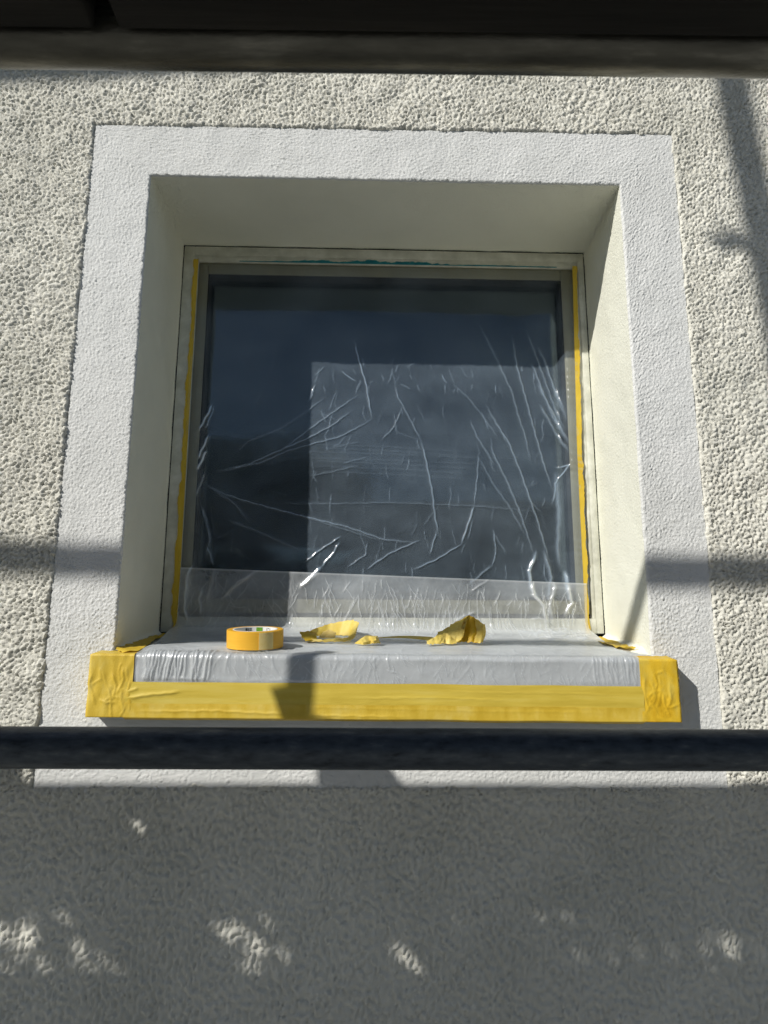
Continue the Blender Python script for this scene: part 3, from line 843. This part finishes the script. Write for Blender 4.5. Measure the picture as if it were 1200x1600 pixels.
def tape_end(side):
    x0, x1 = (-.5225, -.4455) if side < 0 else (.4565, .5245)
    # u: across the front from the inner edge to the end, then back along the end face; v: sill top -> front -> under
    w = x1 - x0
    us = np.arange(0, w + .044, .0018); vs = np.arange(0, .040 + .110 + .010, .0018)
    nz = Sampler(field(512, 512, .0018, .022, .6, 70 + side, 80, 2.2), 0, 0, .0018)
    bg = Sampler(field(512, 512, .0018, .06, None, 75 + side), 0, 0, .0018)
    r = random.Random(80 + side); L = []
    for k in range(11):
        a = r.uniform(0.004, w - .004); b = r.uniform(.04, .10)
        L.append(([(a, b), (a + r.uniform(-.008, .008), b + .02), (a + r.uniform(-.016, .016), b + r.uniform(.03, .06))], r.uniform(1.2, 2.2), r.uniform(1.0, 2.6), 0))
    for k in range(5):
        a = r.uniform(0.004, w - .03); b = r.uniform(.05, .14)
        L.append(([(a, b), (a + .015, b + r.uniform(-.006, .006)), (a + .03, b + r.uniform(-.012, .012))], r.uniform(1.2, 2), r.uniform(1.0, 2.2), 0))
    def fn(U, Vv):
        Hh, _ = ridge_grid(U, Vv, L)
        D = .75 * Hh + .00035 * nz(U, Vv) + .0003 * bg(U, Vv) + .0012
        # base point on the block (front, top wrap, end wrap)
        uc = np.minimum(U, w); ue = np.maximum(U - w, 0)
        x = (x1 - w + uc) if side > 0 else (x0 + w - uc)
        R_ = .0035
        y = np.full_like(U, SILL_Y); z = np.zeros_like(U)
        top = Vv < .040
        y = np.where(top, SILL_Y + (.040 - Vv), SILL_Y)
        z = np.where(top, sill_z(SILL_Y) + .1353 * (.040 - Vv), SILL_T - (Vv - .040))
        und = Vv > .148
        y = np.where(und, SILL_Y + (Vv - .148), y)
        z = np.where(und, SILL_T - .108, z)
        y = y + ue * (~top) 
        fr = (~top) & (~und)
        y = y - D * 1.0 * (~top) * (ue <= 0) - .0025
        y = np.where((~top) & (ue > 0), np.minimum(y, .002), y)
        z = z + D * top
        x = x + side * D * (ue > 0) + side * .0008 * (ue > 0)
        # soften the outline where top and end meet: fold the spare corner down
        sp = top & (ue > 0)
        z = np.where(sp, sill_z(SILL_Y) + .1353 * (.040 - Vv) - ue * .9, z)
        y = np.where(sp, np.minimum(y, .002), y)
        return x, y, z + sill_drop(x)
    lab = ('wrinkled yellow tape patch wrapped round the left end of the sill' if side < 0 else
           'deep yellow doubled tape patch wrapped round the right end of the sill')
    sheet('masking_tape', us, vs, fn, m_tape2 if side > 0 else m_tape_end, lab)
tape_end(-1)
tape_end(1)

def tape_upright(side):
    zz = np.arange(.012 if side < 0 else .010, .9265, .003)
    if side < 0:
        xo = np.interp(zz, [0, .03, .06, .2, .44, .7, .93], [-.476, -.4690, -.4735, -.4725, -.4720, -.4715, -.4715])
        xi = np.interp(zz, [0, .03, .44, .93], [-.462, -.4585, -.4602, -.4600])
    else:
        xo = np.interp(zz, [0, .02, .44, .93], [.4720, .4650, .4685, .4790])
        xi = np.interp(zz, [0, .02, .44, .93], [.4560, .4550, .4560, .4680])
    r = np.random.default_rng(90 + side)
    def sm(a, k): return np.convolve(a, np.ones(k) / k, 'same')
    e = sm(r.standard_normal(len(zz)), 7) * .0034 + sm(r.standard_normal(len(zz)), 25) * .004
    if side > 0: e *= .8
    us = np.linspace(0, 1, 7)
    U, Zg = np.meshgrid(us, zz, indexing='ij')
    X = (xo + e * -side) * (1 - U) + xi * U
    nn = Sampler(field(512, 512, .003, .03, .6, 93 + side, 90, 2), 0, 0, .003)(X, Zg)
    Y = np.full_like(X, .2548) - .0004 * nn
    Zs = Zg - DH * (X + .5) * np.clip(Zg / .96, 0, 1)
    o = link('masking_tape', np.stack([X, Y, Zs], -1).reshape(-1, 3), quads(len(us), len(zz)), m_tapev)
    tag(o, 'narrow upright yellow tape strip on the shaded jamb beside the dark pane, left of it' if side < 0 else
        'narrow upright yellow tape strip on the sunlit jamb along the right of the pane', 'tape', 'upright tape strips beside the pane')
tape_upright(-1)
tape_upright(1)

def sill_scrap(poly, name, mat, label, cat='tape', lift=.003, seed=1, rel=.0025):
    """an irregular torn piece lying on the sill: polygon outline in (x, y) on the sloping top"""
    import bmesh
    bm = bmesh.new()
    vs = [bm.verts.new((x, y, 0)) for x, y in poly]
    f = bm.faces.new(vs)
    bmesh.ops.triangulate(bm, faces=[f])
    bmesh.ops.subdivide_edges(bm, edges=bm.edges[:], cuts=3, use_grid_fill=True)
    r = random.Random(seed)
    for v in bm.verts:
        v.co.z = sill_z(v.co.y) + sill_drop(v.co.x) + lift + rel * (math.sin(v.co.x * 230 + seed) * math.sin(v.co.y * 190 + 2 * seed) + r.uniform(-.3, .3))
    bm.normal_update()
    if sum(f.normal.z for f in bm.faces) < 0: bmesh.ops.reverse_faces(bm, faces=bm.faces[:])
    me = bpy.data.meshes.new(name); bm.to_mesh(me); bm.free()
    me.polygons.foreach_set('use_smooth', np.ones(len(me.polygons), dtype=bool))
    me.materials.append(mat)
    o = bpy.data.objects.new(name, me); C.objects.link(o)
    return tag(o, label, cat)
sill_scrap([(-.497, -.002), (-.502, .03), (-.494, .09), (-.497, .15), (-.489, .20), (-.472, .245), (-.456, .252), (-.462, .21), (-.470, .15), (-.462, .09), (-.452, .03), (-.447, -.03), (-.470, -.040)],
           'masking_tape', m_tapev, 'shaded yellow tape pieces on the sill top along the foot of the left reveal', seed=3, lift=.0042)
sill_scrap([(.462, .250), (.481, .215), (.487, .14), (.490, .085), (.497, .045), (.478, .052), (.462, .085), (.450, .13), (.447, .20)],
           'masking_tape', m_tapev, 'bright torn yellow tape on the sill at the foot of the sunlit reveal', seed=5, lift=.006, rel=.003)
# smeared cream filler in the sunny corner and the bare sill ends beside the reveals: parts of the wall
def filler(x0, x1, y0, y1, seed):
    us = np.linspace(0, 1, 24); vs_ = np.linspace(0, 1, 44)
    U, V = np.meshgrid(us, vs_, indexing='ij')
    X = x0 + (x1 - x0) * U; Y = y0 + (y1 - y0) * V
    r = Sampler(field(256, 256, .004, .03, .6, seed), 0, 0, .004)(X, Y)
    s = U if x0 < x1 else U
    Z = sill_z(Y) + sill_drop(X) - .002 + .014 * (1 - U) ** 2 * smooth01(Y / .06) + .0012 * r
    o = link('filler', np.stack([X, Y, Z], -1).reshape(-1, 3), quads(24, 44) if x0 < x1 else quads(24, 44)[:, ::-1].copy(), m_reveal)
    under(o)
filler(.5005, .470, .0, .25, 101)
filler(-.5005, -.478, .0, .25, 102)

# ================================================================== TAPE ROLL
def roll():
    cx, cy = -.2445, .0255
    t = thing('tape_roll', 'upright-standing orange yellow roll of masking tape with pale card core lying flat on the sill', 'tape roll', (cx, cy, sill_z(cy) + .0048))
    t['label'] = 'orange yellow roll of masking tape with pale printed core lying flat on the sill'
    t.rotation_euler = (math.atan(.1353), 0, 0)
    bpy.context.view_layer.update()
    Ro, Ri, Hh = .0530, .0400, .0330
    seg = 96
    def lathe(prof, name, mat, parent):
        V, f = [], []
        n = len(prof)
        for k in range(seg):
            a = 2 * math.pi * k / seg
            for r_, z in prof: V.append((r_ * math.cos(a), r_ * math.sin(a), z))
        for k in range(seg):
            for i in range(n):
                f.append((k * n + i, ((k + 1) % seg) * n + i, ((k + 1) % seg) * n + (i + 1) % n, k * n + (i + 1) % n))
        o = link(name, V, f, mat, parent); shade_angle(o, 40); return o
    lathe([(Ri + .002, 0), (Ro - .0006, 0), (Ro, .0006), (Ro, Hh - .0006), (Ro - .0006, Hh), (Ri + .002, Hh)], 'winding', m_roll, t)
    core = lathe([(Ri - .0008, -.0003), (Ri + .0018, -.0003), (Ri + .0018, Hh + .0002), (Ri - .0008, Hh + .0002)], 'core', m_card, t)
    def patch(name, a0, a1, z0, z1, r_, mat, parent, flip=False, th=.0003):
        V, f = [], []
        N = 12
        for k in range(N + 1):
            a = a0 + (a1 - a0) * k / N
            for rr in (r_, r_ + (th if not flip else -th)):
                for z in (z0, z1): V.append((rr * math.cos(a), rr * math.sin(a), z))
        for k in range(N):
            b = 4 * k
            f += [(b, b + 4, b + 5, b + 1), (b + 2, b + 3, b + 7, b + 6), (b + 1, b + 5, b + 7, b + 3), (b, b + 2, b + 6, b + 4)]
        f += [(0, 1, 3, 2), (4 * N, 4 * N + 2, 4 * N + 3, 4 * N + 1)]
        o = link(name, V, f, mat, parent, False); return o
    patch('loose_end', math.radians(-90 + 17), math.radians(-90 + 47), .0012, Hh - .0012, Ro + .0004, m_flap, t, th=.0009)
    D = math.radians
    Rp = Ri - .0010
    patch('print_patch', D(97), D(79), .0150, Hh - .001, Rp, m_green, core, True, .0002)
    for a0, a1, z0, z1 in ((128, 122, .026, .031), (120, 118, .024, .031), (116, 110, .026, .028), (116, 110, .0295, .031), (66, 64.5, .023, .031), (62, 58, .0295, .031), (62, 58, .023, .0245), (55, 53.5, .023, .031)):
        patch('print_mark', D(a0), D(a1), z0, z1, Rp, m_ink, core, True, .0002)
roll()

# ================================================================== TAPE SCRAPS
def ribbon(rowsets, name, mat, label=None, cat=None, group=None, seed=1, amp=.0006):
    """a creased sheet through rows of points (each row the same length), refined and roughened"""
    A = np.array(rowsets, float)
    def refine(A, k, ax):
        n = A.shape[ax]; t = np.linspace(0, n - 1, (n - 1) * k + 1)
        i = np.minimum(t.astype(int), n - 2); f = (t - i)
        f = f * f * (3 - 2 * f) * .5 + f * .5
        a, b = np.take(A, i, ax), np.take(A, i + 1, ax)
        sh = [1] * A.ndim; sh[ax] = len(t)
        return a + (b - a) * f.reshape(sh)
    A = refine(refine(A, 5, 0), 4, 1)
    A = A + np.random.default_rng(seed).normal(0, amp, A.shape)
    o = link(name, A.reshape(-1, 3), quads(A.shape[0], A.shape[1]), mat)
    if label: tag(o, label, cat, group)
    return o
def curl():
    """a strip of tape curled into a loop: far part standing, near part a low arc, left end folded over itself"""
    P = lambda x, y, dz: (x, y, sill_z(y) + .0050 + dz)
    t = thing('tape_scrap', 'curled translucent yellow tape scrap lying on the sill right of the tape roll', 'tape scrap', (-.12, .13, sill_z(.13)), 'torn tape scraps on the sill')
    def kid(o):
        o.parent = t; o.matrix_parent_inverse = t.matrix_world.inverted()
    far = ribbon([[P(-.158, .128, .004), P(-.160, .134, .012)], [P(-.140, .156, .004), P(-.138, .166, .021)], [P(-.118, .168, .003), P(-.116, .180, .026)],
                  [P(-.092, .168, .004), P(-.088, .180, .032)], [P(-.071, .156, .005), P(-.066, .168, .036)], [P(-.058, .136, .006), P(-.051, .144, .034)],
                  [P(-.062, .118, .002), P(-.058, .124, .016)], [P(-.076, .104, .0), P(-.074, .107, .007)],
                  [P(-.098, .094, .0), P(-.098, .094, .006)], [P(-.122, .092, .0), P(-.122, .092, .005)], [P(-.144, .100, .0), P(-.145, .102, .006)],
                  [P(-.160, .112, .002), P(-.162, .116, .008)]], 'loop', m_scrap, seed=3)
    kid(far)
    fold = ribbon([[P(-.171, .122, .016), P(-.152, .134, .017), P(-.138, .140, .013)], [P(-.164, .106, .007), P(-.149, .112, .011), P(-.138, .118, .010)],
                   [P(-.156, .096, .001), P(-.146, .098, .003), P(-.134, .104, .002)]], 'folded_end', m_tape2, seed=4)
    kid(fold)
    strip = ribbon([[P(-.134, .140, .002), P(-.126, .150, .014)], [P(-.118, .146, .003), P(-.112, .154, .018)], [P(-.100, .140, .002), P(-.098, .148, .011)]], 'inner_strip', m_flap, seed=5)
    kid(strip)
curl()

def crumple(name, outline, layers, label, seed, amp):
    """several creased sheets of tape stuck together; each layer is a fan of facets between given points"""
    V, f = [], []
    r = random.Random(seed)
    for pts, n in layers:
        # pts: 4 corner points (world), bilinear patch with ridged random facets
        P = [Vector(p) for p in pts]
        b0 = len(V)
        gx = [[None] * (n + 1) for _ in range(n + 1)]
        for i in range(n + 1):
            for j in range(n + 1):
                u, v = i / n, j / n
                p = P[0] * (1 - u) * (1 - v) + P[1] * u * (1 - v) + P[2] * u * v + P[3] * (1 - u) * v
                bulge = math.sin(math.pi * u) * math.sin(math.pi * v)
                d = Vector((r.uniform(-1, 1), r.uniform(-1.6, 1.0), r.uniform(-1, 1))) * amp
                edge = .45 if (i in (0, n) or j in (0, n)) else 1
                p = p + d * edge + Vector((0, -.012 * bulge, .002 * bulge))
                p.z = max(p.z, sill_z(p.y) + .0045)
                V.append(tuple(p))
        for i in range(n):
            for j in range(n):
                a, b, c, d = b0 + i * (n + 1) + j, b0 + (i + 1) * (n + 1) + j, b0 + (i + 1) * (n + 1) + j + 1, b0 + i * (n + 1) + j + 1
                if (i + j) % 2: f += [(a, b, c), (a, c, d)]
                else: f += [(a, b, d), (b, c, d)]
    o = link(name, V, f, m_scrap, None, False)
    return tag(o, label, 'tape scrap', 'torn tape scraps on the sill')
def lump():
    P = lambda x, y, dz: (x, y, sill_z(y) + .0045 + dz)
    t = thing('tape_scrap', 'largest scrap, a crumpled lump of bright yellow tape on the sill', 'tape scrap', (.14, .10, sill_z(.1)), 'torn tape scraps on the sill')
    def kid(o):
        o.parent = t; o.matrix_parent_inverse = t.matrix_world.inverted()
    kid(ribbon([[P(.102, .098, .004), P(.106, .104, .012), P(.112, .112, .019)], [P(.122, .090, .004), P(.126, .100, .020), P(.134, .112, .031)],
                [P(.140, .084, .002), P(.146, .096, .024), P(.156, .110, .043)], [P(.153, .082, .008), P(.160, .096, .034), P(.170, .108, .052)],
                [P(.160, .088, .020), P(.166, .100, .040), P(.176, .110, .049)]], 'crumpled_sheet', m_scrap, seed=6, amp=.0011))
    kid(ribbon([[P(.146, .084, .001), P(.152, .090, .018), P(.163, .100, .045)], [P(.158, .098, .001), P(.166, .108, .022), P(.174, .108, .053)],
                [P(.176, .090, .001), P(.180, .096, .022), P(.182, .104, .050)], [P(.190, .092, .000), P(.197, .098, .020), P(.196, .108, .040)],
                [P(.196, .112, .001), P(.206, .114, .018), P(.204, .118, .034)]], 'crumpled_sheet', m_tape2, seed=7, amp=.0011))
    kid(ribbon([[P(.180, .088, .001), P(.186, .092, .022), P(.184, .100, .047)], [P(.192, .084, .001), P(.199, .090, .018), P(.199, .100, .038)],
                [P(.199, .094, .001), P(.207, .100, .020), P(.206, .108, .034)]], 'torn_flap', m_scrap, seed=8, amp=.0009))
    kid(ribbon([[P(.084, .070, .0), P(.085, .074, .006)], [P(.097, .070, .0), P(.099, .078, .012)], [P(.112, .074, .0), P(.114, .084, .017)],
                [P(.122, .080, .0), P(.124, .090, .020)], [P(.130, .074, .0), P(.130, .082, .016)], [P(.144, .078, .0), P(.142, .088, .008)]], 'torn_flap', m_scrap, seed=9, amp=.0008))
lump()
crumple('tape_scrap', None, [
    (((-.058, .075, sill_z(.075) + .005), (-.036, .080, sill_z(.08) + .020), (-.020, .070, sill_z(.07) + .006), (-.040, .058, sill_z(.058) + .004)), 3),
    (((-.036, .080, sill_z(.08) + .020), (-.012, .088, sill_z(.088) + .018), (-.006, .076, sill_z(.07) + .006), (-.020, .070, sill_z(.07) + .005)), 3),
], 'smallest folded yellow tape scrap, between the curled loop and the crumpled lump', 12, .0015)
def tail():
    V, f = [], []
    N = 30
    for k in range(N + 1):
        t = k / N
        x = -.012 + .112 * t; y = .140 - .028 * t
        w = .0012 + .0045 * t
        z = sill_z(y) + .0075 + .003 * math.sin(t * 3.1)
        V += [(x, y - .002, z - w * .5), (x, y + .004, z + w)]
    for k in range(N): f.append((2 * k, 2 * k + 2, 2 * k + 3, 2 * k + 1))
    o = link('tape_scrap', V, f, m_scrap)
    tag(o, 'thin twisted sliver of yellow tape lying between the smallest scrap and the crumpled lump', 'tape scrap', 'torn tape scraps on the sill')
tail()

# ================================================================== SCAFFOLD
sc_ = thing('scaffold', 'steel tube scaffold before the wall, guard rail below and dark deck overhead', 'scaffold', (0, -1.1, -1.55))
TR = .02415
def pipe(name, a, b, mat, label=None, r=TR, seg=40, n=40):
    a, b = Vector(a), Vector(b)
    pts = [a.lerp(b, k / n) for k in range(n + 1)]
    o = MB().tube(pts, r, seg).build(name, mat)
    shade_angle(o, 40)
    under(o, sc_)
    if label: o['label'] = label
    return o
pipe('guard_rail', (-2.6, -.44, -.1318), (2.6, -.44, -.1402), m_rail, 'dark blue grey rail crossing below the sill', n=8)
pipe('ledger', (-2.6, -.772, .5265), (2.6, -.772, .5255), m_ledger, 'brown grey tube under the deck edge', n=8)
pipe('guard_rail', (-4.2, -1.65, 1.9165), (2.6, -1.65, 1.8145), m_rail, None, n=8)
pipe('ledger', (-4.2, -1.62, .52), (2.6, -1.62, .52), m_ledger, None, n=8)
def wall_to(xw, zw, s): return (xw - SX * s, -s, zw + SZ * s)
pipe('brace', wall_to(.684, 2.25, 1.7), wall_to(.872, -.10, 1.7), m_rail, None, .028, 20, 8)
pipe('brace', wall_to(-1.6, 1.15, 1.62), wall_to(.5, 1.315, 1.62), m_rail, None, TR, 20, 8)
POST = -.146 - SX * .722
for x, y, top in ((POST, -.767, .775), (1.55, -.767, .79), (-2.6, -.767, .79), (-3.6, -1.69, 3.2), (1.55, -1.69, 3.2)):
    pipe('standard', (x, y, -1.55), (x, y, top), m_rail, None, .0175, 20, 8)
def coupler(p, sz, name='coupler'):
    mb = MB().box(p[0] - sz[0], p[0] + sz[0], p[1] - sz[1], p[1] + sz[1], p[2] - sz[2], p[2] + sz[2], .012)
    mb.tube([(p[0] - sz[0] * .4, p[1], p[2] + sz[2] - .01), (p[0] - sz[0] * .4, p[1] - .01, p[2] + sz[2] + .03)], .009, 10)
    o = mb.build(name, m_rail); shade_angle(o, 40); under(o, sc_)
coupler((POST + .050, -.767, .555), (.048, .030, .040))
wedge = MB()
n0 = 0
wedge.v = [(POST + a, y, z) for y in (-.774, -.762) for a, z in ((-.047, .668), (-.012, .678), (-.008, .60), (-.020, .605))]
wedge.f = [(0, 1, 2, 3), (7, 6, 5, 4), (0, 4, 5, 1), (1, 5, 6, 2), (2, 6, 7, 3), (3, 7, 4, 0)]
under(wedge.build('wedge', m_rail), sc_)
coupler((-.74 - SX * .767, -.767, .585), (.075, .030, .030))
bx_ = wall_to(.738, .815, 1.66)
coupler(bx_, (.05, .012, .012))
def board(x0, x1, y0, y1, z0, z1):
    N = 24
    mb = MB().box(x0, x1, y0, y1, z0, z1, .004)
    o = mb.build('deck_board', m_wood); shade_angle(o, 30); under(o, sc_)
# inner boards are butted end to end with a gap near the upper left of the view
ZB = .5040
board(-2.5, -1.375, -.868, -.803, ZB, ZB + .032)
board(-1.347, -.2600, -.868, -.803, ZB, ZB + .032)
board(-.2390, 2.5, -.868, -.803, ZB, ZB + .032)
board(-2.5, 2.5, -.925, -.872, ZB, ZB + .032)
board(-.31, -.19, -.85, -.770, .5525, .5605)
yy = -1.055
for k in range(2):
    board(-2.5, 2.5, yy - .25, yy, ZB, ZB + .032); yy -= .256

# ================================================================== TREE AND HEDGE BEYOND THE SCAFFOLD
def leaves(P, size, mat, name, parent=None, seed=1, aspect=.55):
    r = np.random.default_rng(seed)
    n = len(P)
    d = r.standard_normal((n, 3)); d /= np.linalg.norm(d, axis=1)[:, None]
    e = np.cross(d, r.standard_normal((n, 3))); e /= np.linalg.norm(e, axis=1)[:, None]
    s = size * r.uniform(.7, 1.25, n)[:, None]
    a, b, c, g = P - d * s * .5, P + e * s * aspect * .5, P + d * s * .5, P - e * s * aspect * .5
    V = np.stack([a, b, c, g], 1).reshape(-1, 3)
    f = np.arange(4 * n).reshape(n, 4)
    o = link(name, V, f, mat, None, False)
    if parent is not None: under(o, parent)
    return o
def tree():
    r = np.random.default_rng(12)
    n = 44000
    s = r.uniform(1.0, 1.28, n); xw = r.uniform(-1.1, 1.15, n)
    zw = -.350 - r.random(n) * .25 - .02 * np.abs(np.sin(xw * 5))
    keep = np.ones(n, bool)
    for gx, gz, ga, gb in SUN_GAPS:  # leaves left out along chosen sun rays to shape the dapples
        m_ = .0015 if ga > .0105 else .004
        ga, gb = ga * .88, gb * .88
        q = ((xw - gx) / (ga + m_)) ** 2 + ((zw - gz) / (gb + m_)) ** 2
        keep &= (q > 1) | (r.random(n) < .02)
    keep &= ~((s > 1.04) & (zw + SZ * s < .56))
    s, xw, zw = s[keep], xw[keep], zw[keep]
    P = np.stack([xw - SX * s, -s, zw + SZ * s], -1)
    base = Vector((-1.75, -2.15, -1.55))
    t = thing('tree', 'green leafy tree standing outside beyond the scaffold whose leaves dapple the lower wall', 'tree', base)
    leaves(P, .020, m_leaf, 'crown', t, 5)
    n2 = 5000
    Q = np.stack([r.uniform(-3.2, -1.0, n2), -r.uniform(1.9, 2.7, n2), r.uniform(.1, .95, n2)], -1)
    leaves(Q, .05, m_leaf, 'crown', t, 6)
    mb = MB()
    mb.tube([base, base + Vector((.03, .02, .9)), base + Vector((0, 0, 1.7)), base + Vector((.03, 0, 2.3))], [.09, .07, .05, .03], 12)
    for k in range(9):
        a = 2 * math.pi * k / 9
        p = base + Vector((0, 0, 1.1 + .1 * k))
        mb.tube([p, p + Vector((math.cos(a) * .5, math.sin(a) * .18, .25)), p + Vector((math.cos(a) * 1.0, math.sin(a) * .3, .35))], [.03, .02, .008], 8)
    for xe in (-2.3, -1.6, -.9, -.2):                 # limbs that carry leaves in over the deck
        p = base + Vector((0, 0, 1.9)); q = Vector((xe, -1.28, .70))
        mb.tube([p, p.lerp(q, .5) + Vector((0, 0, .12)), q, q + Vector((.12, .2, .02))], [.028, .02, .012, .006], 8)
    o = mb.build('trunk', m_bark, smooth=True); under(o, t)
tree()
def hedge():
    r = np.random.default_rng(15)
    n = 16000
    x = r.uniform(-11, 11, n)
    top = 2.2 + .35 * np.sin(x * .9) + .25 * np.sin(x * 2.3 + 1)
    z = -1.55 + (top + 1.55) * r.random(n) ** .8
    y = -12.5 + r.uniform(-.8, .8, n)
    P = np.stack([x, y, z], -1)
    o = leaves(P, .34, m_hedge, 'hedge', None, 16)
    tag(o, 'dense dark hedge facing the house across the yard', kind='stuff')
hedge()
